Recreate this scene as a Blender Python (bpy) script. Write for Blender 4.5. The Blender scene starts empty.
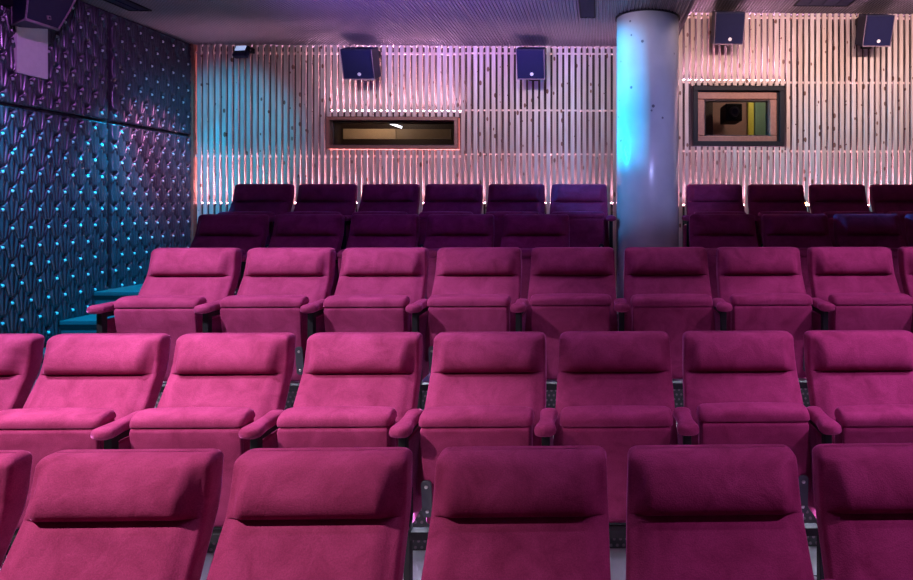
import bpy, bmesh, math, random
import numpy as np
from mathutils import Vector, Matrix, Euler
random.seed(7)
S = bpy.context.scene
COL = S.collection
PI = math.pi
# ------------------------------------------------------------------ camera
F, PX, PY, TH = 640.0, 613.0, 206.0, math.radians(1.2)
cam = bpy.data.objects.new('camera', bpy.data.cameras.new('camera'))
COL.objects.link(cam)
cam.location = (0, 0, 0)
cam.rotation_euler = (PI/2, 0, -TH)
cam.data.sensor_width = 36.0
cam.data.lens = F/913.0*36.0
cam.data.shift_x = -(PX-456.5)/913.0
cam.data.shift_y = -(290.0-PY)/913.0
cam.data.clip_start = 0.05
S.camera = cam
S.view_settings.view_transform = 'Standard'
S.view_settings.look = 'None'
S.view_settings.exposure = 0.0
S.view_settings.gamma = 1.0
# ------------------------------------------------------------------ world and lights
w = bpy.data.worlds.new('world'); S.world = w; w.use_nodes = True
bg = w.node_tree.nodes['Background']
bg.inputs[0].default_value = (0.50, 0.10, 0.42, 1); bg.inputs[1].default_value = 0.05

def aim(o, target):
    d = Vector(target)-Vector(o.location)
    o.rotation_euler = d.to_track_quat('-Z', 'Y').to_euler()

def spot(name, loc, target, color, power, angle, blend, radius=0.03):
    l = bpy.data.lights.new(name, 'SPOT'); l.color = color; l.energy = power
    l.spot_size = math.radians(angle); l.spot_blend = blend; l.shadow_soft_size = radius
    o = bpy.data.objects.new(name, l); COL.objects.link(o); o.location = loc; aim(o, target); return o

def area(name, loc, target, color, power, sx, sy, spread):
    l = bpy.data.lights.new(name, 'AREA'); l.shape = 'RECTANGLE'; l.size = sx; l.size_y = sy
    l.color = color; l.energy = power; l.spread = math.radians(spread)
    o = bpy.data.objects.new(name, l); COL.objects.link(o); o.location = loc; aim(o, target); return o

spot('seat_spotlight', (-3.1, 2.35, 1.62), (-2.05, 3.2, -0.7), (0.97, 0.86, 1.0), 490, 60, 0.5, 0.03)
spot('seat_spotlight', (-3.1, 1.0, 1.62), (-1.9, 1.95, -0.9), (1.0, 0.76, 0.76), 620, 54, 0.7, 0.03)
spot('seat_spotlight', (3.1, 2.35, 1.9), (2.1, 3.25, -0.7), (0.95, 0.56, 1.0), 330, 54, 0.5, 0.03)
spot('seat_spotlight', (3.1, 1.0, 1.9), (1.6, 1.95, -0.9), (0.95, 0.48, 0.98), 270, 50, 0.7, 0.03)
for yy, zz, pw in ((1.9, 1.6, 5.5), (2.9, 1.6, 5.5), (3.75, 1.6, 6.0)):
    area('row_downlight', (-1.0, yy, zz), (-1.0, yy+0.1, -1), (0.90, 0.66, 1.0), pw, 4.6, 0.08, 75)
area('wall_washer', (-1.2, 4.55, 1.58), (-1.2, 6.65, 1.2), (0.88, 0.72, 1.0), 10, 2.8, 0.05, 70)
area('wall_washer', (2.4, 4.55, 1.85), (2.4, 6.65, 1.35), (1.0, 0.68, 0.66), 19, 3.0, 0.05, 70)
spot('cyan_spotlight', (-3.35, 4.2, 1.6), (-3.75, 6.5, 0.75), (0.0, 0.52, 1.0), 250, 38, 0.8, 0.03)
spot('cyan_spotlight', (-3.75, 5.5, 1.6), (-4.0, 5.55, -0.8), (0.0, 0.55, 1.0), 520, 50, 0.9, 0.02)
spot('cyan_spotlight', (-3.98, 4.22, 1.55), (-4.08, 4.48, -0.8), (0.0, 0.55, 1.0), 200, 50, 0.9, 0.02)
spot('cyan_spotlight', (-3.85, 6.4, 1.5), (-4.1, 6.5, -0.8), (0.0, 0.5, 1.0), 90, 42, 0.9, 0.02)
spot('cyan_spotlight', (-3.5, 2.5, 1.4), (-4.2, 4.8, -0.2), (0.0, 0.48, 1.0), 700, 40, 0.8, 0.04)
spot('violet_fill', (-2.0, 2.6, 1.6), (-4.2, 4.9, 0.9), (0.70, 0.20, 0.95), 110, 50, 0.9, 0.05)  # added fill, stands in for the ambient purple on the left wall
spot('pink_spotlight', (-2.5, 5.0, 1.6), (-4.2, 6.15, 0.35), (1.0, 0.30, 0.70), 170, 30, 1.0, 0.05)  # added light, stands in for LED strip glow near the corner
spot('column_spotlight', (-2.4, 5.56, 1.5), (0.15, 5.70, 0.98), (0.0, 0.48, 1.0), 1500, 30, 0.6, 0.03)
spot('column_spotlight', (-2.4, 5.50, 1.5), (0.15, 5.85, 0.25), (0.0, 0.42, 1.0), 220, 24, 0.5, 0.03)
spot('column_fill_spotlight', (1.1, 1.6, 1.3), (0.45, 5.6, 0.72), (0.38, 0.42, 1.0), 300, 29, 0.6, 0.05)
area('front_fill', (0.0, -2.0, 1.3), (0, 4, -0.3), (1.0, 0.25, 0.7), 2.0, 4.0, 0.6, 150)
spot('ceiling_fill', (-1.4, 2.0, 0.55), (-1.3, 4.9, 2.6), (0.30, 0.07, 1.0), 1400, 62, 0.8, 0.05)  # added light without a fixture, turns the low ceiling violet
spot('ceiling_fill', (2.4, 3.4, 0.75), (2.6, 6.0, 3.0), (0.75, 0.45, 0.75), 120, 62, 0.8, 0.05)  # likewise added without a fixture, brightens the higher ceiling
for yy, zz, pw in ((2.72, -1.30, 26), (3.72, -1.0, 20)):
    area('step_light', (0.0, yy, zz), (0.0, yy+0.05, zz-1), (0.75, 0.80, 1.0), pw, 6.0, 0.02, 150)

# ------------------------------------------------------------------ helpers
def P(x, y, d):
    """photo position -> point on the plane Y = d"""
    u = (x-PX)/F; v = (PY-y)/F; c, s = math.cos(TH), math.sin(TH)
    k = d/(c-u*s)
    return (k*(u*c+s), d, k*v)

def link(name, me, mats, parent=None, smooth=True):
    o = bpy.data.objects.new(name, me); COL.objects.link(o)
    for m in (mats if isinstance(mats, (list, tuple)) else [mats]): me.materials.append(m)
    if smooth:
        for p in me.polygons: p.use_smooth = True
    if parent: o.parent = parent
    return o

def obj(name, bm, mats, parent=None, smooth=False):
    bmesh.ops.recalc_face_normals(bm, faces=bm.faces)
    me = bpy.data.meshes.new(name); bm.to_mesh(me); bm.free()
    return link(name, me, mats, parent, smooth)

def tag(o, label, cat, group=None, kind=None):
    o['label'] = label; o['category'] = cat
    if group: o['group'] = group
    if kind: o['kind'] = kind
    return o

def struct(o, label=None):
    o['kind'] = 'structure'
    if label: o['label'] = label; o['category'] = o.name.split('_')[0]
    return o

def empty(name, loc, rot=(0, 0, 0)):
    o = bpy.data.objects.new(name, None); COL.objects.link(o); o.location = loc; o.rotation_euler = rot
    o.empty_display_size = 0.1
    return o

def box(bm, x0, x1, y0, y1, z0, z1, mi=0, bev=0.0, mtx=None):
    vs = [bm.verts.new((x, y, z)) for x in (x0, x1) for y in (y0, y1) for z in (z0, z1)]
    if mtx:
        for v in vs: v.co = mtx @ v.co
    fs = []
    for idx in ((0,1,3,2),(4,6,7,5),(0,4,5,1),(2,3,7,6),(0,2,6,4),(1,5,7,3)):
        f = bm.faces.new([vs[i] for i in idx]); f.material_index = mi; fs.append(f)
    bmesh.ops.recalc_face_normals(bm, faces=fs)
    if bev > 0:
        es = list({e for f in fs for e in f.edges})
        r = bmesh.ops.bevel(bm, geom=es, offset=bev, segments=2, affect='EDGES', profile=0.6)
        for f in r['faces']: f.material_index = mi
    return vs

def cyl(bm, p0, p1, r0, r1=None, n=16, mi=0, cap=True):
    r1 = r0 if r1 is None else r1
    p0 = Vector(p0); p1 = Vector(p1); q = (p1-p0).to_track_quat('Z', 'Y')
    A = []; B = []
    for i in range(n):
        a = 2*PI*i/n; d = q @ Vector((math.cos(a), math.sin(a), 0))
        A.append(bm.verts.new(p0+d*r0)); B.append(bm.verts.new(p1+d*r1))
    for i in range(n):
        f = bm.faces.new((A[i], A[(i+1) % n], B[(i+1) % n], B[i])); f.material_index = mi; f.smooth = True
    if cap:
        for ring in (A[::-1], B):
            f = bm.faces.new(ring); f.material_index = mi

def sst(a, b, x):
    t = min(1, max(0, (x-a)/(b-a))); return t*t*(3-2*t)

def loft(bm, rings, mi=0, cap=True):
    V = [[bm.verts.new(p) for p in r] for r in rings]
    n = len(V[0])
    for a, b in zip(V[:-1], V[1:]):
        for i in range(n):
            f = bm.faces.new((a[i], a[(i+1) % n], b[(i+1) % n], b[i])); f.material_index = mi; f.smooth = True
    if cap:
        for r in (V[0][::-1], V[-1]):
            f = bm.faces.new(r); f.material_index = mi

# ------------------------------------------------------------------ materials
class N:
    def __init__(s, name):
        s.m = bpy.data.materials.new(name); s.m.use_nodes = True
        s.t = s.m.node_tree; s.b = s.t.nodes['Principled BSDF']
    def n(s, typ, **kw):
        x = s.t.nodes.new(typ)
        for k, v in kw.items():
            if k.startswith('i_'):
                k = k[2:]; k = int(k) if k.isdigit() else k.replace('_', ' ')
                x.inputs[k].default_value = v
            else: setattr(x, k, v)
        return x
    def l(s, a, b): s.t.links.new(a, b)
    def math(s, op, a, b=None, c=None):
        x = s.t.nodes.new('ShaderNodeMath'); x.operation = op
        for i, v in enumerate((a, b, c)):
            if v is None: continue
            if isinstance(v, (int, float)): x.inputs[i].default_value = v
            else: s.l(v, x.inputs[i])
        return x.outputs[0]
    def ramp(s, fac, stops):
        x = s.t.nodes.new('ShaderNodeValToRGB'); e = x.color_ramp.elements
        while len(e) < len(stops): e.new(0.5)
        for k, (p, c) in enumerate(stops): e[k].position = p; e[k].color = (*c, 1) if len(c) == 3 else c
        s.l(fac, x.inputs[0]); return x.outputs[0]
    def bump(s, h, strength, dist):
        x = s.n('ShaderNodeBump'); x.inputs['Strength'].default_value = strength; x.inputs['Distance'].default_value = dist
        s.l(h, x.inputs['Height']); s.l(x.outputs[0], s.b.inputs['Normal'])

def plain(name, col, rough=0.5, metal=0.0, spec=0.5, noise=0.0, nscale=30):
    m = N(name); b = m.b
    b.inputs['Roughness'].default_value = rough; b.inputs['Metallic'].default_value = metal
    b.inputs['Specular IOR Level'].default_value = spec
    tc = m.n('ShaderNodeTexCoord'); nz = m.n('ShaderNodeTexNoise', i_Scale=nscale, i_Detail=4.0)
    m.l(tc.outputs['Object'], nz.inputs['Vector'])
    k = max(noise, 0.04)
    c = m.ramp(nz.outputs['Fac'], [(0.3, tuple(v*(1-k) for v in col)), (0.7, tuple(min(1, v*(1+k)) for v in col))])
    m.l(c, b.inputs['Base Color'])
    return m.m

def velvet():
    m = N('velvet'); b = m.b
    tc = m.n('ShaderNodeTexCoord'); oi = m.n('ShaderNodeObjectInfo')
    add = m.n('ShaderNodeVectorMath', operation='ADD'); m.l(tc.outputs['Object'], add.inputs[0])
    sc = m.n('ShaderNodeVectorMath', operation='SCALE'); m.l(oi.outputs['Location'], sc.inputs[0]); sc.inputs['Scale'].default_value = 3.7
    m.l(sc.outputs[0], add.inputs[1])
    n1 = m.n('ShaderNodeTexNoise', i_Scale=9.0, i_Detail=5.0, i_Roughness=0.6, i_Distortion=0.6)
    n2 = m.n('ShaderNodeTexNoise', i_Scale=260.0, i_Detail=2.0)
    m.l(add.outputs[0], n1.inputs['Vector']); m.l(add.outputs[0], n2.inputs['Vector'])
    c1 = m.ramp(n1.outputs['Fac'], [(0.28, (0.24, 0.024, 0.095)), (0.74, (0.42, 0.055, 0.190))])
    mx = m.n('ShaderNodeMix', data_type='RGBA', blend_type='MULTIPLY'); mx.inputs[0].default_value = 0.55
    c2 = m.ramp(n2.outputs['Fac'], [(0.3, (0.55, 0.55, 0.55)), (0.7, (1, 1, 1))])
    m.l(c1, mx.inputs[6]); m.l(c2, mx.inputs[7]); m.l(mx.outputs[2], b.inputs['Base Color'])
    b.inputs['Roughness'].default_value = 0.85
    b.inputs['Specular IOR Level'].default_value = 0.12
    b.inputs['Sheen Weight'].default_value = 0.75
    b.inputs['Sheen Roughness'].default_value = 0.22
    b.inputs['Sheen Tint'].default_value = (1.0, 0.25, 0.75, 1)
    h = m.math('ADD', m.math('MULTIPLY', n2.outputs['Fac'], 0.25), m.math('MULTIPLY', n1.outputs['Fac'], 1.0))
    m.bump(h, 0.35, 0.012)
    return m.m

def slat_wood():
    m = N('whitewashed_pine'); b = m.b
    tc = m.n('ShaderNodeTexCoord'); sep = m.n('ShaderNodeSeparateXYZ'); m.l(tc.outputs['Object'], sep.inputs[0])
    idx = m.math('FLOOR', m.math('DIVIDE', sep.outputs[0], PITCH))
    wn = m.n('ShaderNodeTexWhiteNoise', noise_dimensions='1D'); m.l(idx, wn.inputs['W'])
    base = m.ramp(wn.outputs['Value'], [(0.0, (0.62, 0.50, 0.42)), (0.5, (0.78, 0.70, 0.64)), (1.0, (0.72, 0.58, 0.47))])
    mp = m.n('ShaderNodeCombineXYZ')
    m.l(m.math('MULTIPLY', sep.outputs[0], 55.0), mp.inputs[0]); m.l(m.math('MULTIPLY', idx, 3.3), mp.inputs[1]); m.l(m.math('MULTIPLY', sep.outputs[2], 3.0), mp.inputs[2])
    g = m.n('ShaderNodeTexNoise', i_Scale=1.0, i_Detail=4.0, i_Distortion=0.8); m.l(mp.outputs[0], g.inputs['Vector'])
    gr = m.ramp(g.outputs['Fac'], [(0.35, (0.80, 0.74, 0.68)), (0.65, (1, 1, 1))])
    mx = m.n('ShaderNodeMix', data_type='RGBA', blend_type='MULTIPLY'); mx.inputs[0].default_value = 1.0
    m.l(base, mx.inputs[6]); m.l(gr, mx.inputs[7])
    kp = m.n('ShaderNodeCombineXYZ')
    m.l(m.math('MULTIPLY', sep.outputs[0], 13.0), kp.inputs[0]); m.l(m.math('MULTIPLY', sep.outputs[2], 6.5), kp.inputs[1])
    vo = m.n('ShaderNodeTexVoronoi', voronoi_dimensions='2D', i_Scale=1.0); m.l(kp.outputs[0], vo.inputs['Vector'])
    sc = m.n('ShaderNodeSeparateColor'); m.l(vo.outputs['Color'], sc.inputs[0])
    rad = m.math('MULTIPLY', m.math('MAXIMUM', m.math('SUBTRACT', sc.outputs[0], 0.42), 0.0), 0.30)
    k = m.math('LESS_THAN', vo.outputs['Distance'], rad)
    mx2 = m.n('ShaderNodeMix', data_type='RGBA'); m.l(k, mx2.inputs[0]); m.l(mx.outputs[2], mx2.inputs[6]); mx2.inputs[7].default_value = (0.20, 0.09, 0.055, 1)
    m.l(mx2.outputs[2], b.inputs['Base Color']); b.inputs['Roughness'].default_value = 0.6
    return m.m

def concrete():
    m = N('column_concrete'); b = m.b
    tc = m.n('ShaderNodeTexCoord')
    n1 = m.n('ShaderNodeTexNoise', i_Scale=3.0, i_Detail=6.0); m.l(tc.outputs['Object'], n1.inputs['Vector'])
    c = m.ramp(n1.outputs['Fac'], [(0.3, (0.50, 0.50, 0.52)), (0.7, (0.66, 0.66, 0.67))])
    vo = m.n('ShaderNodeTexVoronoi', i_Scale=11.0); m.l(tc.outputs['Object'], vo.inputs['Vector'])
    sc = m.n('ShaderNodeSeparateColor'); m.l(vo.outputs['Color'], sc.inputs[0])
    rad = m.math('MULTIPLY', m.math('MAXIMUM', m.math('SUBTRACT', sc.outputs[0], 0.55), 0.0), 0.35)
    k = m.math('LESS_THAN', vo.outputs['Distance'], rad)
    mx = m.n('ShaderNodeMix', data_type='RGBA'); m.l(k, mx.inputs[0]); m.l(c, mx.inputs[6]); mx.inputs[7].default_value = (0.17, 0.17, 0.2, 1)
    m.l(mx.outputs[2], b.inputs['Base Color']); b.inputs['Roughness'].default_value = 0.28; b.inputs['Coat Weight'].default_value = 0.4
    m.bump(n1.outputs['Fac'], 0.1, 0.01)
    return m.m

def ceiling_mat():
    m = N('corrugated_ceiling'); b = m.b
    tc = m.n('ShaderNodeTexCoord'); sep = m.n('ShaderNodeSeparateXYZ'); m.l(tc.outputs['Object'], sep.inputs[0])
    mp = m.n('ShaderNodeCombineXYZ')
    m.l(m.math('FRACT', m.math('DIVIDE', sep.outputs[0], 0.015)), mp.inputs[0])
    m.l(m.math('FRACT', m.math('DIVIDE', sep.outputs[1], 0.03)), mp.inputs[1])
    d = m.n('ShaderNodeVectorMath', operation='DISTANCE'); m.l(mp.outputs[0], d.inputs[0]); d.inputs[1].default_value = (0.5, 0.5, 0)
    c = m.ramp(d.outputs['Value'], [(0.30, (0.05, 0.05, 0.055)), (0.36, (0.27, 0.25, 0.29))])
    m.l(c, b.inputs['Base Color']); b.inputs['Roughness'].default_value = 0.5
    return m.m

def emit(name, col, strength):
    m = N(name); b = m.b; b.inputs['Base Color'].default_value = (0.8, 0.8, 0.8, 1)
    b.inputs['Emission Color'].default_value = (*col, 1); b.inputs['Emission Strength'].default_value = strength
    return m.m

def glass():
    m = N('window_glass'); b = m.b
    b.inputs['Base Color'].default_value = (1, 1, 1, 1); b.inputs['Transmission Weight'].default_value = 1
    b.inputs['Roughness'].default_value = 0.0; b.inputs['IOR'].default_value = 1.15
    return m.m

PITCH = 0.0627
M = dict(
    velvet=velvet(), slat=slat_wood(), concrete=concrete(), ceiling=ceiling_mat(), glass=glass(),
    black=plain('black_metal', (0.010, 0.010, 0.014), 0.6, 0.0, 0.25),
    bracket=plain('bracket_metal', (0.05, 0.055, 0.075), 0.4, 0.3),
    screw=plain('screw_steel', (0.6, 0.6, 0.62), 0.3, 0.8),
    floor=plain('floor_vinyl', (0.62, 0.64, 0.68), 0.5, 0, 0.5, 0.06, 12),
    riser=plain('riser_dark', (0.05, 0.05, 0.06), 0.5),
    step=plain('step_vinyl', (0.08, 0.095, 0.11), 0.35),
    backing=plain('wall_backing', (0.035, 0.03, 0.03), 0.8),
    frame=plain('window_wood', (0.30, 0.13, 0.085), 0.5, 0, 0.5, 0.15, 40),
    framedark=plain('window_dark_wood', (0.05, 0.025, 0.022), 0.5, 0, 0.5, 0.15, 40),
    bulk=plain('bulkhead', (0.10, 0.09, 0.11), 0.7),
    panel=plain('embossed_panel', (0.055, 0.055, 0.075), 0.26, 0.2, 1.0),
    stud=plain('stud_plastic', (0.6, 0.63, 0.66), 0.25, 0.0),
    spk=plain('speaker_cabinet', (0.012, 0.014, 0.05), 0.5, 0.0, 0.2),  # blue tint of the lighting is put into the cabinet colour
    grille=plain('speaker_grille', (0.008, 0.010, 0.055), 0.6, 0.0, 0.2),  # grille colour carries the blue of the lighting too
    edge=plain('speaker_edge', (0.26, 0.19, 0.24), 0.7, 0.0, 0.2),
    white=plain('white_paint', (0.80, 0.78, 0.80), 0.5),
    beige=plain('booth_beige', (0.60, 0.42, 0.26), 0.7),
    beige2=plain('booth_tan', (0.40, 0.29, 0.19), 0.7),
    boothwall=plain('booth_wall', (0.34, 0.20, 0.17), 0.8),
    green=plain('booth_green', (0.16, 0.30, 0.20), 0.6),
    yellow=plain('booth_yellow', (0.55, 0.55, 0.06), 0.5),
    led=emit('led_strip_light', (1.0, 0.50, 0.72), 40.0),
    ledlow=emit('led_strip_warm_light', (1.0, 0.45, 0.60), 40.0),
    lamp=emit('small_lamp_light', (1.0, 0.55, 0.15), 60.0),
    tube=emit('tube_reflection_glow', (0.85, 0.88, 1.0), 3.0),  # emission imitates a lamp reflected in the window glass
    lampface=emit('flood_light_face', (0.45, 0.60, 1.0), 0.7),
)

# ------------------------------------------------------------------ floors
D = [1.93, 2.97, 3.97, 5.03, 5.94]
TOP = [-0.746, -0.593, -0.259, -0.064, 0.204]
CH = 1.05
FZ = [t-CH for t in TOP]
YB = 6.65                                   # front plane of the slatted wall
XL, XR = -4.2, 5.2
bm = bmesh.new(); box(bm, XL, XR, -3.0, D[0]+0.10, FZ[0]-0.1, FZ[0]); 
struct(obj('floor', bm, M['floor']), 'pale floor in front of the seating steps')
bm = bmesh.new()
for i in range(1, 5):
    y0 = D[i-1]+0.10; y1 = D[i]+0.10 if i < 4 else YB+0.1
    x0 = XL if i == 1 else -3.42
    box(bm, x0, XR, y0, y1, FZ[0]-0.1, FZ[i])
fl = struct(obj('floor', bm, M['floor']), 'pale stepped floor carrying the rows of seats')
# perforated vent panels on the risers under the seats
for i in range(1, 5):
    y = D[i-1]+0.098
    b2 = bmesh.new(); z0 = FZ[i-1]+0.005; z1 = FZ[i]-0.02
    x0 = -3.2 if i > 1 else -3.0
    box(b2, x0, 3.0, y-0.006, y, z0, z1)
    # raised lattice of the perforated plate
    r = obj('riser_grille', b2, M['riser'], fl)
    b3 = bmesh.new()
    nx = int((3.0-x0)/0.03)
    for k in range(nx):
        xx = x0+0.015+k*0.03
        for q in range(int((z1-z0)/0.03)):
            zz = z0+0.015+q*0.03
            cyl(b3, (xx+(q % 2)*0.015, y-0.006, zz), (xx+(q % 2)*0.015, y-0.0085, zz), 0.0075, n=6)
    obj('perforation', b3, M['edge'], r)
    b4 = bmesh.new(); box(b4, x0, 3.0, y-0.012, y+0.03, FZ[i]-0.02, FZ[i]+0.002, bev=0.003)
    obj('step_nosing', b4, M['screw'], fl)
# aisle stairs along the left wall
stairs = struct(empty('trim_1', (-3.8, 5.0, -1.6)), 'blue-lit dark aisle steps rising along the left wall')
for k in range(6):
    zt = -0.709-0.179*k; yf = 5.365-0.335*k
    b = bmesh.new(); yb = (YB+0.05) if k == 0 else yf+0.335
    box(b, XL, -3.42, yf+0.012, yb, FZ[0]-0.1, zt-0.03)
    o = obj('step', b, M['step'], stairs); o.matrix_parent_inverse = Matrix.Translation(-stairs.location)
    b = bmesh.new(); box(b, XL, -3.42, yf, yb, zt-0.03, zt, bev=0.004)
    n = obj('tread', b, M['step'], o)
    b = bmesh.new(); box(b, XL+0.02, -3.43, yf+0.002, yf+0.02, zt-0.065, zt-0.031)
    n = obj('nosing_strip', b, M['black'], o)

# ------------------------------------------------------------------ ceiling
def corrugated(x0, x1, y0, y1, z, name, label):
    b = bmesh.new(); pit = 0.03; n = int((x1-x0)/pit); prof = []
    for k in range(n):
        a = x0+k*pit
        prof += [(a, z), (a+0.016, z), (a+0.019, z+0.012), (a+0.027, z+0.012)]
    prof.append((x0+n*pit, z)); prof.append((x1+0.0001, z))
    lo = [b.verts.new((p[0], y0, p[1])) for p in prof]; hi = [b.verts.new((p[0], y1, p[1])) for p in prof]
    for k in range(len(prof)-1): b.faces.new((lo[k], lo[k+1], hi[k+1], hi[k]))
    box(b, x0, x1, y0, y1, z+0.02, z+0.1)
    return struct(obj(name, b, M['ceiling']), label)
CZ, CZ2, XE = 1.66, 2.02, 0.76
ce = corrugated(XL, XE, -3.0, YB+0.15, CZ, 'ceiling', 'low corrugated ceiling left of the pillar')
ce2 = corrugated(XE, XR, -3.0, YB+0.15, CZ2, 'ceiling', 'higher corrugated ceiling right of the pillar')
b = bmesh.new(); box(b, XE-0.02, XE+0.012, -3.0, YB+0.15, CZ-0.004, CZ2+0.05)
struct(obj('trim_2', b, M['bulk']), 'dark edge where the ceiling steps up beside the pillar')
def slot(x0, x1, y0, y1, z, label, ribs):
    t = empty('ceiling_slot', ((x0+x1)/2, (y0+y1)/2, z)); tag(t, label, 'ceiling slot')
    inv = Matrix.Translation(-t.location)
    b = bmesh.new()
    for a, c in ((x0, x0+0.012), (x1-0.012, x1)): box(b, a, c, y0, y1, z-0.012, z+0.0)
    for a, c in ((y0, y0+0.012), (y1-0.012, y1)): box(b, x0, x1, a, c, z-0.012, z+0.0)
    o = obj('slot_frame', b, M['black'], t); o.matrix_parent_inverse = inv
    b = bmesh.new(); box(b, x0+0.012, x1-0.012, y0+0.012, y1-0.012, z-0.006, z)
    for k in range(ribs):
        xx = x0+(x1-x0)*(k+1)/(ribs+1); box(b, xx-0.004, xx+0.004, y0, y1, z-0.014, z-0.006)
    o = obj('louvre', b, M['spk'], t); o.matrix_parent_inverse = inv
slot(-3.98, -3.79, 3.6, 5.5, CZ, 'long dark slot in the ceiling by the left wall', 1)
slot(-0.17, -0.035, 4.9, 5.62, CZ, 'short dark slot in the ceiling left of the pillar', 3)
slot(1.95, 2.5, 5.9, 6.4, CZ2, 'dark slot in the higher ceiling right of the pillar', 3)

# ------------------------------------------------------------------ back wall: slats
LW = (P(327, 117, YB)[0], P(458, 117, YB)[0], P(390, 149, YB)[2], P(390, 117, YB)[2])   # left window x0 x1 z0 z1
RW = (P(693, 90, YB)[0], P(784, 90, YB)[0], P(740, 146, YB)[2], P(740, 86, YB)[2])
ZB = FZ[4]
b = bmesh.new()
def wall_rect(b, x0, x1, z0, z1, y0, y1): box(b, x0, x1, y0, y1, z0, z1)
yb0, yb1 = YB+0.10, YB+0.14
wall_rect(b, XL, LW[0], ZB-0.1, CZ2+.05, yb0, yb1)
wall_rect(b, LW[0], LW[1], ZB-0.1, LW[2], yb0, yb1); wall_rect(b, LW[0], LW[1], LW[3], CZ2+.05, yb0, yb1)
wall_rect(b, LW[1], RW[0], ZB-0.1, CZ2+.05, yb0, yb1)
wall_rect(b, RW[0], RW[1], ZB-0.1, RW[2], yb0, yb1); wall_rect(b, RW[0], RW[1], RW[3], CZ2+.05, yb0, yb1)
wall_rect(b, RW[1], XR, ZB-0.1, CZ2+.05, yb0, yb1)
wb = struct(obj('wall_back', b, M['backing']), 'back wall clad in pale knotty vertical slats')
b = bmesh.new(); n0 = math.ceil((XL+0.03)/PITCH); n1 = int(XR/PITCH)
for k in range(n0, n1):
    x = k*PITCH+0.012+random.uniform(-.0015, .0015); x1 = x+0.038+random.uniform(-.002, .001); xc = (x+x1)/2
    top = CZ-0.004 if xc < XE else CZ2-0.004
    segs = [(ZB, top)]
    for W_ in (LW, RW):
        if W_[0]-0.02 < xc < W_[1]+0.02:
            segs = [(ZB, W_[2]-0.006), (W_[3]+0.006, top)]
    yy = YB+random.uniform(-.0015, .0015)
    for a, c in segs: box(b, x, x1, yy, yy+0.022, a, c)
obj('slat_cladding', b, M['slat'], wb)
b = bmesh.new()
for zr in (P(400, 53, YB)[2], P(400, 156, YB)[2]):
    box(b, XL, LW[1]+0.06, YB+0.023, YB+0.035, zr-0.012, zr+0.012)
for zr in (P(560, 53, YB)[2], P(560, 110, YB)[2], P(560, 154, YB)[2]):
    box(b, LW[1]+0.06, XE, YB+0.023, YB+0.035, zr-0.008, zr+0.008)
for zr in (P(800, 17, YB)[2], P(800, 82, YB)[2], P(800, 151, YB)[2]):
    if zr > RW[2] and zr < RW[3]:
        box(b, XE, RW[0], YB+0.023, YB+0.035, zr-0.01, zr+0.01); box(b, RW[1], XR, YB+0.023, YB+0.035, zr-0.01, zr+0.01)
    else: box(b, XE, XR, YB+0.023, YB+0.035, zr-0.01, zr+0.01)
obj('slat_rail', b, M['slat'], wb)
b = bmesh.new(); box(b, XL, XL+0.045, YB-0.02, YB+0.08, ZB, CZ)
struct(obj('trim_3', b, M['frame']), 'brown corner board between the embossed wall and the slats')
# led strips in the cavity behind the slats
PWM = 24.0
def strip(x0, x1, z, mat, label):
    t = empty('light_strip', ((x0+x1)/2, YB+0.07, z)); tag(t, label, 'light strip'); inv = Matrix.Translation(-t.location)
    b = bmesh.new(); box(b, x0, x1, YB+0.045, YB+0.075, z-0.012, z); o = obj('strip_channel', b, M['white'], t); o.matrix_parent_inverse = inv
    b = bmesh.new(); box(b, x0, x1, YB+0.050, YB+0.070, z, z+0.006); o = obj('strip_diffuser', b, mat, t); o.matrix_parent_inverse = inv
    l = area('strip_glow', ((x0+x1)/2, YB+0.06, z+0.010), ((x0+x1)/2, YB+0.075, z+1), (1.0, 0.46, 0.68), PWM*(x1-x0), x1-x0, 0.02, 75)
strip(XL+0.06, XE-0.1, P(400, 203, YB)[2], M['ledlow'], 'pink light strip behind the slats, low behind the back row left of the pillar')
strip(XE-0.1, XR-0.1, P(800, 205, YB)[2], M['ledlow'], 'pink light strip behind the slats, low behind the back row right of the pillar')
strip(LW[0]-0.02, LW[1]+0.03, LW[3]+0.07, M['led'], 'pink light strip behind the slats above the wide low window')
strip(RW[0]-0.12, RW[1]+0.02, RW[3]+0.07, M['led'], 'pink light strip behind the slats above the square window')
# ------------------------------------------------------------------ windows
def frame_ring(b, x0, x1, z0, z1, w_, y0, y1, bev=0.003):
    box(b, x0, x1, y0, y1, z1-w_, z1, bev=bev); box(b, x0, x1, y0, y1, z0, z0+w_, bev=bev)
    box(b, x0, x0+w_, y0, y1, z0+w_, z1-w_, bev=bev); box(b, x1-w_, x1, y0, y1, z0+w_, z1-w_, bev=bev)
x0, x1, z0, z1 = LW
w1 = struct(empty('window_1', ((x0+x1)/2, YB, z0)), 'wide low projection window in a thin brown wooden frame')
inv = Matrix.Translation(-w1.location)
def wpart(name, b, mat, par, inv_): o = obj(name, b, mat, par); o.matrix_parent_inverse = inv_; return o
b = bmesh.new(); frame_ring(b, x0, x1, z0, z1, 0.035, YB-0.02, YB+0.20); wpart('window_frame', b, M['frame'], w1, inv)
b = bmesh.new(); frame_ring(b, x0+0.035, x1-0.035, z0+0.035, z1-0.035, 0.014, YB+0.05, YB+0.2); wpart('window_sash', b, M['framedark'], w1, inv)
b = bmesh.new(); box(b, x0+0.049, x1-0.049, YB+0.085, YB+0.088, z0+0.049, z1-0.049); wpart('window_pane', b, M['glass'], w1, inv)
b = bmesh.new()
box(b, x0-.2, x1+.2, YB+0.20, YB+0.9, z0-.05, z0-.02); box(b, x0-.2, x1+.2, YB+0.20, YB+0.9, z1+.4, z1+.43)
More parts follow.
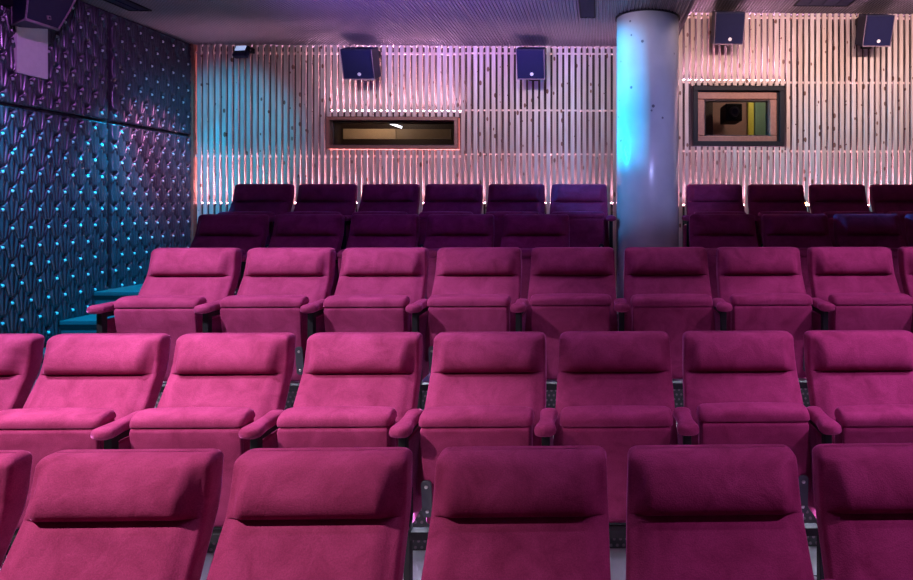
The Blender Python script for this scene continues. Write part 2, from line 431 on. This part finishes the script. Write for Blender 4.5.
box(b, x0-.23, x0-.2, YB+0.20, YB+0.9, z0-.05, z1+.43); box(b, x1+.2, x1+.23, YB+0.20, YB+0.9, z0-.05, z1+.43)
box(b, x0-.23, x1+.23, YB+0.9, YB+0.93, z0-.05, z1+.43)
struct(obj('wall_booth', b, M['framedark']), 'dark room behind the wide low window')
xm = P(397, 130, YB+.6)[0]
b = bmesh.new(); box(b, P(345, 130, YB+.6)[0], xm, YB+0.55, YB+0.6, P(400, 139.5, YB+.6)[2], P(400, 129.5, YB+.6)[2]); 
tag(obj('booth_board', b, M['beige']), 'lighter beige board seen through the wide low window', 'board')
b = bmesh.new(); box(b, xm+.005, P(452, 130, YB+.6)[0], YB+0.56, YB+0.6, P(400, 139.5, YB+.6)[2], P(400, 129.5, YB+.6)[2])
tag(obj('booth_board', b, M['beige2']), 'darker tan board at the right in the wide low window', 'board')
t0 = Vector(P(388, 122.5, YB+.35)); t1 = Vector(P(402, 127.5, YB+.40))
b = bmesh.new(); cyl(b, t0, t1, 0.012)  # glowing rod stands in for the reflection of a tube lamp
tag(obj('tube_lamp', b, M['tube']), 'small slanted white reflection of a tube lamp in the wide low window', 'lamp')
x0, x1, z0, z1 = RW
w2 = struct(empty('window_2', ((x0+x1)/2, YB, z0)), 'square projection window with wooden frame in a black surround')
inv2 = Matrix.Translation(-w2.location)
b = bmesh.new(); frame_ring(b, x0, x1, z0, z1, 0.05, YB-0.02, YB+0.15); wpart('window_surround', b, M['black'], w2, inv2)
xa, xb, za, zb = x0+0.045, x1-0.075, z0+0.03, z1-0.065
b = bmesh.new(); box(b, xb, x1-0.03, YB+0.02, YB+0.15, z0+.02, z1-.02); box(b, x0+.02, x1-.02, YB+0.02, YB+0.15, zb, z1-.03); wpart('window_reveal', b, M['black'], w2, inv2)
b = bmesh.new(); frame_ring(b, xa, xb, za, zb, 0.075, YB-0.005, YB+0.12, 0.012); wpart('window_frame', b, M['frame'], w2, inv2)
b = bmesh.new(); frame_ring(b, xa+.075, xb-.075, za+.075, zb-.075, 0.012, YB+0.02, YB+0.12, 0.002); wpart('window_sash', b, M['framedark'], w2, inv2)
b = bmesh.new(); box(b, xa+.08, xb-.08, YB+0.055, YB+0.058, za+.08, zb-.08); wpart('window_pane', b, M['glass'], w2, inv2)
b = bmesh.new()
box(b, x0-.3, x1+.5, YB+0.16, YB+1.2, z0-.33, z0-.3); box(b, x0-.3, x1+.5, YB+0.16, YB+1.2, z1+.2, z1+.23)
box(b, x0-.33, x0-.3, YB+0.16, YB+1.2, z0-.33, z1+.23); box(b, x1+.5, x1+.53, YB+0.16, YB+1.2, z0-.33, z1+.23)
box(b, x0-.33, x1+.53, YB+1.2, YB+1.23, z0-.33, z1+.23)
struct(obj('wall_booth', b, M['boothwall']), 'brown projection booth behind the square window')
def bx_at(name, px0, px1, py0, py1, y, dep, mat, label, cat):
    a = P(px0, py1, y); c = P(px1, py0, y); b = bmesh.new(); box(b, a[0], c[0], y, y+dep, a[2], c[2], bev=0.004)
    return tag(obj(name, b, mat), label, cat)
bx_at('booth_cabinet', 755, 778, 95, 150, YB+1.1, 0.09, M['green'], 'green panel at the right in the square window', 'panel')
bx_at('booth_post', 748.5, 754, 95, 150, YB+1.05, 0.06, M['yellow'], 'yellow-green upright strip seen in the square window', 'post')
bx_at('booth_shelf', 698, 713, 95, 150, YB+1.05, 0.1, M['framedark'], 'dark upright panel at the left in the square window', 'panel')
pr = empty('projector', P(734, 112, YB+.6)); tag(pr, 'black projector with round lens behind the square window', 'projector')
b = bmesh.new(); box(b, -.095, .095, 0, .35, -.10, .10, bev=.012); obj('projector_body', b, M['black'], pr)
b = bmesh.new(); cyl(b, (0, 0, 0), (0, -.06, 0), .06, .055, 24); cyl(b, (0, -.06, 0), (0, -.062, 0), .035, .03, 24, 1); obj('projector_lens', b, [M['bracket'], M['spk']], pr)
def pt(name, loc, col, e, r=0.05):
    l = bpy.data.lights.new(name, 'POINT'); l.color = col; l.energy = e; l.shadow_soft_size = r
    o = bpy.data.objects.new(name, l); COL.objects.link(o); o.location = loc
pt('booth_light', ((RW[0]+RW[1])/2+.3, YB+.6, RW[3]+.1), (1, .8, .62), 5.0)
pt('booth_light', ((LW[0]+LW[1])/2-.3, YB+.30, LW[3]+.22), (1, .75, .55), 5)

# ------------------------------------------------------------------ left wall: embossed panels
b = bmesh.new(); box(b, XL-0.12, XL-0.02, -1.0, YB+0.12, FZ[0]-0.1, CZ+0.1)
wl = struct(obj('wall_left', b, M['bulk']), 'left wall of dark panels embossed with studded fans')
AX, AZ = 0.149, 0.266
def panel_mesh(y0, y1, z0, z1, dy, dz, oy, oz):
    ys = np.linspace(y0, y1, max(2, int((y1-y0)/dy)+1)); zs = np.linspace(z0, z1, max(2, int((z1-z0)/dz)+1))
    Y, Z = np.meshgrid(ys, zs)
    hx, hz = AX/2, AZ/2
    a = (Y-oy)/hx; c = (Z-oz)/hz
    u = (c+a)/2; v = (c-a)/2                       # diamond lattice
    fu = u-np.floor(u); fv = v-np.floor(v)
    dyy = (fu-fv)*hx; dzz = (fu+fv)*hz             # offset from the stud at the bottom of the diamond
    edge = np.minimum(np.minimum(fu, 1-fu), np.minimum(fv, 1-fv))
    t = np.clip(dzz/AZ, 0, 1)
    def ss(a_, b_, v_):
        q_ = np.clip((v_-a_)/(b_-a_), 0, 1); return q_*q_*(3-2*q_)
    H = 0.030*ss(.07, .27, t)*(1-0.12*np.exp(-edge*22))
    ang = np.arctan2(dyy, dzz+0.05)
    H += 0.0060*np.cos(ang*38)*ss(.16, .3, t)*(1-0.5*ss(.85, 1, t))
    e2 = np.minimum(np.minimum(Y-y0, y1-Y), np.minimum(Z-z0, z1-Z))
    k = np.clip(e2/0.010, 0, 1); H = H*k - 0.006*(1-k)
    X = XL+H
    ny, nz = len(ys), len(zs)
    co = np.stack([X, Y, Z], -1).reshape(-1, 3)
    i = (np.arange(nz-1)[:, None]*ny+np.arange(ny-1)[None]).ravel()
    q = np.stack([i, i+1, i+1+ny, i+ny], -1)
    return co, q
me_count = 0
def add_panel(y0, y1, z0, z1, dy, dz, label=None):
    co, q = panel_mesh(y0, y1, z0, z1, dy, dz, 5.55+AX*0.35, 0.717+0.05)
    me = bpy.data.meshes.new('wall_panel'); me.vertices.add(len(co)); me.vertices.foreach_set('co', co.ravel())
    me.loops.add(q.size); me.loops.foreach_set('vertex_index', q.ravel().astype(np.int32))
    me.polygons.add(len(q)); me.polygons.foreach_set('loop_start', (np.arange(len(q))*4).astype(np.int32))
    me.polygons.foreach_set('loop_total', np.full(len(q), 4, dtype=np.int32))
    me.update(calc_edges=True); me.validate()
    o = link('wall_panel', me, M['panel'], wl)
    # studs
    b = bmesh.new(); hx, hz = AX/2, AZ/2; oy, oz = 5.55+AX*0.35, 0.767
    proto = [( math.cos(a), math.sin(a)) for a in [2*PI*k/10 for k in range(10)]]
    for jz in range(-20, 20):
        z = oz+jz*hz
        if not (z0+0.025 < z < z1-0.02): continue
        for jy in range(-60, 30):
            if (jy+jz) % 2: continue
            y = oy+jy*hx
            if not (y0+0.02 < y < y1-0.02): continue
            rings = []
            for r, h in ((.012, .0), (.0125, .028), (.0105, .036), (.006, .041), (.0008, .0425)):
                rings.append([(XL+h, y+r*cx, z+0.004+r*sz) for cx, sz in proto])
            loft(b, rings)
    obj('stud', b, M['stud'], o, True)['kind'] = 'stuff'
ySe = [3.45, 4.50, 5.55, YB]
for k in range(3):
    a, c = ySe[k]+0.021, ySe[k+1]-0.021
    f = 0.0042 if k > 0 else 0.008
    add_panel(a, c, 0.722, CZ, f, 0.008); add_panel(a, c, -1.05, 0.712, f, 0.008)
add_panel(1.3, 3.442, 0.727, CZ, 0.01, 0.012); add_panel(1.3, 3.442, FZ[0], 0.707, 0.01, 0.012)
add_panel(3.458, 4.492, FZ[0], -1.06, 0.01, 0.012)
# white plate on the left wall
a = P(14, 80, 4.6)
b = bmesh.new(); box(b, XL+0.0, XL+0.045, 4.655, 4.91, 0.955, 1.45, bev=0.003)
tag(obj('wall_plate', b, M['white']), 'blank white plate on the embossed wall under the corner speaker', 'plate')

# ------------------------------------------------------------------ speakers
sp = empty('wall_speaker', (XL, 4.56, 1.5)); tag(sp, 'large dark curved speaker above the white plate at upper left', 'speaker')
def spk_ring(z, grow=0.0):
    t = (z-1.27)/0.36
    xf = -3.90+0.10*t; w0 = 4.43-0.045*math.sin(t*1.5); w1_ = 4.69+0.075*math.sin(t*1.7)
    return [(-4.12, 4.575, z), (xf, w0, z), (xf, w1_, z), (-4.12, 4.64, z)]
b = bmesh.new(); rings = [[(x+4.2, y-4.56, z-1.5) for x, y, z in spk_ring(1.27+0.36*k/12)] for k in range(13)]
loft(b, rings)
for f in b.faces: f.smooth = False
obj('speaker_cabinet', b, M['spk'], sp)
b = bmesh.new()
for k in range(12):
    r0, r1 = rings[k], rings[k+1]
    for j in (1, 2): cyl(b, (r0[j][0]+.002, r0[j][1], r0[j][2]), (r1[j][0]+.002, r1[j][1], r1[j][2]), .006, n=6)
    cyl(b, r0[0], r1[0], .005, n=6)
cyl(b, rings[0][1], rings[0][2], .010, n=8); cyl(b, rings[0][0], rings[0][1], .005, n=6)
obj('speaker_trim', b, M['edge'], sp)
b = bmesh.new(); q0 = (-3.885+4.2+.012, 4.585-4.56, 1.325-1.5)
box(b, -.004, .004, -.013, .013, -.013, .013, mtx=Matrix.Translation(q0) @ Euler((0.2, 0, 0)).to_matrix().to_4x4())
box(b, .004, .006, -.006, .006, -.007, .007, 1, mtx=Matrix.Translation(q0) @ Euler((0.2, 0, 0)).to_matrix().to_4x4())
obj('speaker_badge', b, [M['edge'], M['spk']], sp)
b = bmesh.new(); box(b, 0.0, .1, -.04, .04, -.1, .1); obj('wall_bracket', b, M['black'], sp)

def back_speaker(px, py0, py1, wpx, label):
    yf = YB-0.33
    c = P(px, (py0+py1)/2, yf)
    t = empty('surround_speaker', c); tag(t, label, 'speaker', 'surround speakers on the back wall')
    w_ = wpx*yf/F; h = (py1-py0)*yf/F*1.03
    R = Euler((math.radians(-20), 0, 0)).to_matrix().to_4x4()
    # front bottom recessed: the face looks down
    R = Euler((math.radians(20), 0, 0)).to_matrix().to_4x4()
    b = bmesh.new()
    box(b, -w_/2, w_/2, 0, 0.20, -h/2, h/2, bev=.006, mtx=R); obj('speaker_cabinet', b, M['spk'], t)
    b = bmesh.new(); box(b, -w_/2+.014, w_/2-.014, -.010, .001, -h/2+.014, h/2-.014, bev=.003, mtx=R); obj('speaker_grille', b, M['grille'], t)
    b = bmesh.new(); frame_box = []
    for a in ((-w_/2, w_/2, -h/2, -h/2+.010), (-w_/2, -w_/2+.006, -h/2, h/2), (w_/2-.006, w_/2, -h/2, h/2)):
        box(b, a[0], a[1], -.004, .0015, a[2], a[3], mtx=R)
    obj('speaker_trim', b, M['edge'], t)
    b = bmesh.new(); p = R @ Vector((0.01, -.008, -h/2+.055)); q = R @ Vector((0.01, -.016, -h/2+.055)); cyl(b, p, q, .017, n=16); obj('speaker_badge', b, M['white'], t)
    b = bmesh.new(); box(b, -w_/2+.02, w_/2-.02, .10, .28, h/2-.02, h/2+.045, bev=.004); box(b, -.05, .05, .2, .32, -.1, h/2+.03)
    for k in range(5): cyl(b, (-w_/2+.05+k*(w_-.1)/4, .10, h/2+.02), (-w_/2+.05+k*(w_-.1)/4, .094, h/2+.02), .009, n=8, mi=1)
    obj('speaker_bracket', b, [M['black'], M['bracket']], t)
back_speaker(357.5, 50, 79, 31, 'black wall speaker over the wide low window')
back_speaker(530.5, 50, 79, 28, 'black wall speaker just left of the pillar')
back_speaker(729.5, 13, 44, 30, 'black wall speaker over the square window')
back_speaker(878.5, 16, 46, 29, 'black wall speaker nearest the right edge of the photo')
# small flood lamp at upper left of the slats
fl_ = empty('flood_lamp', P(240, 50, YB-0.08)); tag(fl_, 'small blue-white lamp high on the slats near the left corner', 'lamp')
R = Euler((math.radians(-28), 0, math.radians(-10))).to_matrix().to_4x4()
b = bmesh.new(); box(b, -.075, .075, 0, .06, -.065, .065, bev=.016, mtx=R); obj('lamp_housing', b, M['spk'], fl_, True)
b = bmesh.new(); box(b, -.058, .055, -.006, .004, -.005, .052, bev=.003, mtx=R); obj('lamp_face', b, M['lampface'], fl_)
b = bmesh.new(); box(b, .02, .11, .02, .075, -.02, .03); cyl(b, (.09, .0, .01), (.09, .06, .01), .02); obj('lamp_bracket', b, M['black'], fl_)
# tiny warm lamp glinting between two back-row seats
gl = empty('wall_lamp', P(806.3, 204, YB-0.03)); tag(gl, 'tiny warm glowing lamp between two back-row seats right of the pillar', 'lamp')
b = bmesh.new(); cyl(b, (0, .03, 0), (0, 0, 0), .02, .02, 16); obj('lamp_socket', b, M['black'], gl)
b = bmesh.new(); bmesh.ops.create_uvsphere(b, u_segments=12, v_segments=8, radius=.016); obj('lamp_bulb', b, M['lamp'], gl, True)

# ------------------------------------------------------------------ pillar
cx, cy, cr = 0.425, 5.66, 0.274
b = bmesh.new(); cyl(b, (cx, cy, FZ[3]-.3), (cx, cy, CZ+0.01), cr, cr, 96)
tag(obj('round_pillar', b, M['concrete']), 'thick round pale concrete pillar, cyan on its left side', 'pillar')
b = bmesh.new(); cyl(b, (cx, cy, CZ-0.012), (cx, cy, CZ+0.005), cr+0.012, cr+0.012, 96)
struct(obj('trim_4', b, M['black']), 'dark ring where the pillar meets the ceiling')

# ------------------------------------------------------------------ seats
def base_y(z):
    pts = [(0.40, -0.205), (0.58, -0.198), (0.66, -0.172), (0.74, -0.128), (0.82, -0.078), (0.88, -0.040), (0.93, -0.022), (1.05, 0.0)]
    for (a, ya), (c, yc) in zip(pts[:-1], pts[1:]):
        if z <= c: 
            t = max(0, (z-a)/(c-a)); return ya+(yc-ya)*t
    return 0.0
def halfw(z): return 0.256+0.022*min(1, (1.05-z)/0.6)
ZC = 0.885
def front(x, z, w_):
    s = 1-sst(w_-0.062, w_-0.018, abs(x))
    y = base_y(z)
    if z >= ZC:
        t = (z-ZC)/(1.05-ZC)
        B = 0.052*math.sin(PI*min(1, t)**0.62)**0.85 if t < 1 else 0.0
        return y-s*B+(1-s)*0.0-0.004
    t = (ZC-z)
    B = 0.020*(1-(1-min(1, t/0.03))**2)**0.5+0.012*sst(0.05, 0.2, t)
    return y-s*B-0.004
def ring(z, dw=0.0, df=0.0, db=0.0, nf=27):
    w_ = halfw(z)-dw; r = min(0.020, w_*0.2)
    yb = base_y(z)+0.088-db
    pts = []
    xs = [-(w_-r)+2*(w_-r)*k/(nf-1) for k in range(nf)]
    for x in xs: pts.append((x, front(x, z, halfw(z))+df, z))
    yr = pts[-1][1]; yl = pts[0][1]
    for a in (25, 50, 75, 90): a = math.radians(a); pts.append((w_-r+r*math.sin(a), yr+r*(1-math.cos(a)), z))
    for k in range(1, 5): pts.append((w_, yr+r+(yb-r-yr-r)*k/5, z))
    for a in (0, 30, 60, 90): a = math.radians(a); pts.append((w_-r+r*math.cos(a), yb-r+r*math.sin(a), z))
    for k in range(1, 8): pts.append((w_-r-2*(w_-r)*k/8, yb, z))
    for a in (90, 60, 30, 0): a = math.radians(a); pts.append((-(w_-r)-r*math.cos(a), yb-r+r*math.sin(a), z))
    for k in range(4, 0, -1): pts.append((-w_, yl+r+(yb-r-yl-r)*k/5, z))
    for a in (90, 75, 50, 25): a = math.radians(a); pts.append((-(w_-r)-r*math.sin(a), yl+r*(1-math.cos(a)), z))
    return pts
def headrest_bm():
    b = bmesh.new(); rings = []
    zs = [ZC+0.0005, ZC+.0015, ZC+.004, ZC+.008, ZC+.013, ZC+.02, ZC+.03]+[ZC+.03+(1.022-ZC-.03)*k/10 for k in range(1, 11)]
    for z in zs: rings.append(ring(z))
    rr = 0.028
    for a in (15, 30, 45, 60, 75, 88):
        a = math.radians(a); i = rr*(1-math.cos(a)); rings.append(ring(1.022+rr*math.sin(a), i, i*1.1, i))
    loft(b, rings); return b
def backrest_bm():
    b = bmesh.new(); rings = []
    zs = [0.40, 0.43, 0.47, 0.52, 0.57, 0.62, 0.67, 0.71, 0.75, 0.78, 0.80]+[ZC-q for q in (.060,.045,.036,.028,.02,.014,.009,.005,.0015,0)]
    for z in zs: rings.append(ring(z, 0.0))
    loft(b, rings); return b
def rrect(w_, y0, y1, z, r, n=4, nx=9, bow=0.0):
    pts = []; r = min(r, (y1-y0)/2*0.98, w_*0.9)
    for k in range(nx):
        x = -(w_-r)+2*(w_-r)*k/(nx-1); pts.append((x, y0, z))
    for k in range(1, n+1): a = PI/2*k/n; pts.append((w_-r+r*math.sin(a), y0+r-r*math.cos(a), z))
    for k in range(n+1): a = PI/2*k/n; pts.append((w_-r+r*math.cos(a), y1-r+r*math.sin(a), z))
    for k in range(1, nx-1): x = (w_-r)-2*(w_-r)*k/(nx-1); pts.append((x, y1, z))
    for k in range(n+1): a = PI/2*k/n; pts.append((-(w_-r)-r*math.sin(a), y1-r+r*math.cos(a), z))
    for k in range(n): a = PI/2*k/n; pts.append((-(w_-r)-r*math.cos(a), y0+r-r*math.sin(a), z))
    return pts
SL = 0.495
def cushion_bm():
    # hinge at z=0, front edge of the seat at z=SL when folded up; underside towards -y
    b = bmesh.new(); rings = []
    T = 0.105
    for z in (0.0, 0.005, 0.02, 0.06, 0.12, 0.2, 0.28, 0.34, 0.40, 0.43, 0.446, 0.448, 0.452, 0.456):
        d = -0.012 if z >= 0.448 else 0.0
        if z < 0.02: d = 0.012*(1-z/0.02)
        rings.append(rrect(0.226 if z < .447 else 0.234, d, 0.065+(T-0.065)*min(1, z/.4)-(0.01 if z < .02 else 0), z, 0.028))
    R_ = 0.034
    for a in (20, 40, 60, 75, 86):
        a = math.radians(a); i = R_*(1-math.cos(a))
        ring_ = rrect(0.234-i*0.45, -0.012+i, T-i*1.0, 0.456+R_*math.sin(a)*0.98, 0.028)
        rings.append([(x, y, z+0.006*(1-(x/0.234)**2)) for x, y, z in ring_])
    loft(b, rings); return b
def under_bm():
    b = bmesh.new(); rings = []
    for z, w_, i in ((0.01, 0.205, .006), (0.02, .212, .001), (0.06, .217, 0), (0.2, .220, 0), (0.36, .224, 0), (0.425, .225, .0), (0.438, .222, .003), (0.444, .216, .010)):
        rings.append(rrect(w_, -0.016+i, 0.004, z, 0.008, 3))
    loft(b, rings); return b
def hinge_bm(s):
    b = bmesh.new()
    prof = []
    w_, h, r = .021, .082, .016
    for cx_, cz_, a0 in ((w_-r, h-r, 0), (-(w_-r), h-r, 90), (-(w_-r), -(h-r), 180), (w_-r, -(h-r), 270)):
        for k in range(5): a = math.radians(a0+k*22.5); prof.append((cx_+r*math.cos(a), cz_+r*math.sin(a)))
    ox, oz = s*0.205, 0.135
    loft(b, [[(ox+x, y, oz+z) for x, z in prof] for y in (-.016, -.024)])
    for dz in (-.055, .055): cyl(b, (ox, -.024, oz+dz), (ox, -.028, oz+dz), .008, .006, 12, 1)
    return b
def arm_bm():
    b = bmesh.new(); rings = []
    L = 0.25; n = 22
    for k in range(n+1):
        t = k/n; y = -0.405+L*t
        wv = 0.044-0.011*sst(.12, .42, t)+0.006*sst(.6, .9, t)
        e = min(1, math.sqrt(max(0, 1-(1-min(1, t/0.10))**2))+.12) * min(1, math.sqrt(max(0, 1-(1-min(1, (1-t)/0.12))**2))+.12)
        w2_ = wv*e; h = 0.028*(.35+.65*e); zc = 0.735
        rg = []
        for j in range(16):
            a = 2*PI*j/16; ca, sa = math.cos(a), math.sin(a)
            px = math.copysign(abs(ca)**0.75, ca)*w2_; pz = math.copysign(abs(sa)**0.75, sa)*h
            if pz < 0: pz *= 0.75
            rg.append((px, y, zc+pz))
        rings.append(rg)
    loft(b, rings); return b
def post_bm():
    b = bmesh.new()
    box(b, -.016, .016, -.36, -.32, 0.34, 0.715, bev=.004)
    box(b, -.012, .012, -.33, -.10, 0.685, 0.712, bev=.003)
    box(b, -.014, .014, -.30, -.255, 0.0, 0.46, bev=.004); box(b, -.014, .014, -.36, -.25, .32, .36, bev=.003)
    return b
def foot_bm():
    b = bmesh.new(); box(b, -.035, .035, -.40, -.16, 0.0, 0.012, bev=.003)
    for yy in (-.37, -.19): cyl(b, (0, yy, .012), (0, yy, .019), .011, n=8, mi=1)
    return b
def side_bm():
    b = bmesh.new()
    rings = []
    for x in (-.011, -.009, .009, .011):
        i = .004 if abs(x) > .01 else 0
        rings.append([(x, -.345+i, .30+i), (x, -.345+i, .66-i), (x, -.31, .672-i), (x, -.10-i, .672-i), (x, -.06-i, .62), (x, -.10-i, .30+i)])
    loft(b, rings)
    for f in b.faces: f.smooth = False
    return b
def beam_bm():
    b = bmesh.new(); box(b, -.276, .276, -.30, -.255, .255, .29, bev=.004); return b

V = M['velvet']
def empty_seat():
    r = empty('cinema_seat', (0, 0, 0))
    obj('backrest', backrest_bm(), V, r, True); obj('headrest', headrest_bm(), V, r, True)
    s = obj('seat', cushion_bm(), V, r, True); s.location = (0, -0.262, 0.300)
    obj('underside_panel', under_bm(), V, s, True)
    for k in (-1, 1): obj('hinge_plate', hinge_bm(k), [M['bracket'], M['screw']], s)
    obj('beam', beam_bm(), M['black'], r)
    return r
proto = empty_seat()
arm_me = None
pa = obj('armrest', arm_bm(), V, None, True); pp = obj('armrest_post', post_bm(), M['black']); pf = obj('foot_plate', foot_bm(), [M['black'], M['screw']]); ps = obj('side_panel', side_bm(), V)
ARM = [pa.data, pp.data, pf.data, ps.data]
for o in (pa, pp, pf, ps): bpy.data.objects.remove(o)
def add_arm(root, dx):
    a = bpy.data.objects.new('armrest', ARM[0]); COL.objects.link(a); a.parent = root; a.location = (dx, 0, 0)
    q = bpy.data.objects.new('armrest_post', ARM[1]); COL.objects.link(q); q.parent = root; q.location = (dx, 0, 0)
    f = bpy.data.objects.new('foot_plate', ARM[2]); COL.objects.link(f); f.parent = q
    p = bpy.data.objects.new('side_panel', ARM[3]); COL.objects.link(p); p.parent = root; p.location = (dx, 0, 0)
def copy_tree(o, parent=None):
    c = o.copy(); COL.objects.link(c)
    if parent: c.parent = parent
    for ch in list(o.children): copy_tree(ch, c)
    return c
seats = []
TILT = {(1, 5): .045, (1, 7): .07, (1, 6): -.03, (1, 4): .03, (2, 0): .03, (2, 4): -.02, (2, 5): .035, (2, 2): .03, (2, 7): .0}
PW = 0.58
def lab(row, k):
    o = ['first', 'second', 'third', 'fourth', 'fifth', 'sixth', 'seventh', 'eighth', 'ninth']
    if row == 0:
        return ['plum velvet seat cut off at the left edge, front row', 'bright pink-lit velvet seat, second from left in the front row',
                'plum velvet seat, third from left in the front row', 'dark plum velvet seat, fourth from left in the front row',
                'dark plum velvet seat, fifth from left in the front row', 'plum velvet seat cut off at the right edge, front row'][k]
    if row == 1:
        if k == 0: return 'pink velvet seat cut off at the left edge, second row from the front'
        if k == 7: return 'plum velvet seat at the right edge, second row from the front'
        return 'folded %s velvet seat, %s from the left in the second row from the front' % ('bright pink' if k < 4 else 'plum', o[k])
    if row == 2:
        if k == 0: return 'bright pink folded seat beside the aisle steps, leftmost of the middle row'
        if k == 8: return 'plum seat cut off at the right edge, rightmost of the middle row'
        if k == 4: return 'dark plum folded seat just left of the pillar, middle row'
        if k == 5: return 'dark plum folded seat directly in front of the pillar, middle row'
        return 'folded %s velvet seat, %s from the left in the middle row' % ('pink' if k < 4 else 'plum', o[k])
    rn = 'second-to-last row' if row == 3 else 'back row against the slats'
    nl = 5 if row == 3 else 6
    if k < nl:
        if k == 0: return 'dark shadowed seat at the left end of the %s' % rn
        if k == nl-1: return 'dark shadowed seat next to the pillar on its left, %s' % rn
        return 'dark shadowed seat, %s from the left in the %s' % (o[k], rn)
    k -= nl
    if k == 0: return 'dark shadowed seat next to the pillar on its right, %s' % rn
    if k == 3: return 'dark seat at the right edge of the photo, %s' % rn
    return 'dark shadowed seat, %s to the right of the pillar, %s' % (o[k], rn)
ROWS = [
    [[-0.236+PW*k-(0.020 if k < 0 else 0) for k in range(-3, 3)]],
    [[0.07+PW*k-(0.014 if k < -2 else 0) for k in range(-5, 3)]],
    [[-0.166+PW*k for k in range(-4, 5)]],
    [[-0.50+0.59*k for k in range(-4, 1)], [0.97+PW*k for k in range(4)]],
    [[-0.19+PW*k for k in range(-5, 1)], [1.07+PW*k for k in range(4)]],
]
GN = ['seats in the front row', 'seats in the second row', 'seats in the middle row', 'seats in the second-to-last row', 'seats in the back row']
first = True
for i, runs in enumerate(ROWS):
    k = 0
    for run in runs:
        for j, x in enumerate(run):
            if first: r = proto; first = False
            else: r = copy_tree(proto)
            r.location = (x, D[i], FZ[i]); seats.append((r, i, k, j))
            st = [c for c in r.children if c.name.startswith('seat')][0]
            st.rotation_euler = (TILT.get((i, k), random.uniform(-.012, .018))+0.13, 0, 0)
            tag(r, lab(i, k), 'seat', GN[i]); k += 1
for r, i, k, j in seats:
    if j == 0: add_arm(r, -PW/2)
    add_arm(r, PW/2)
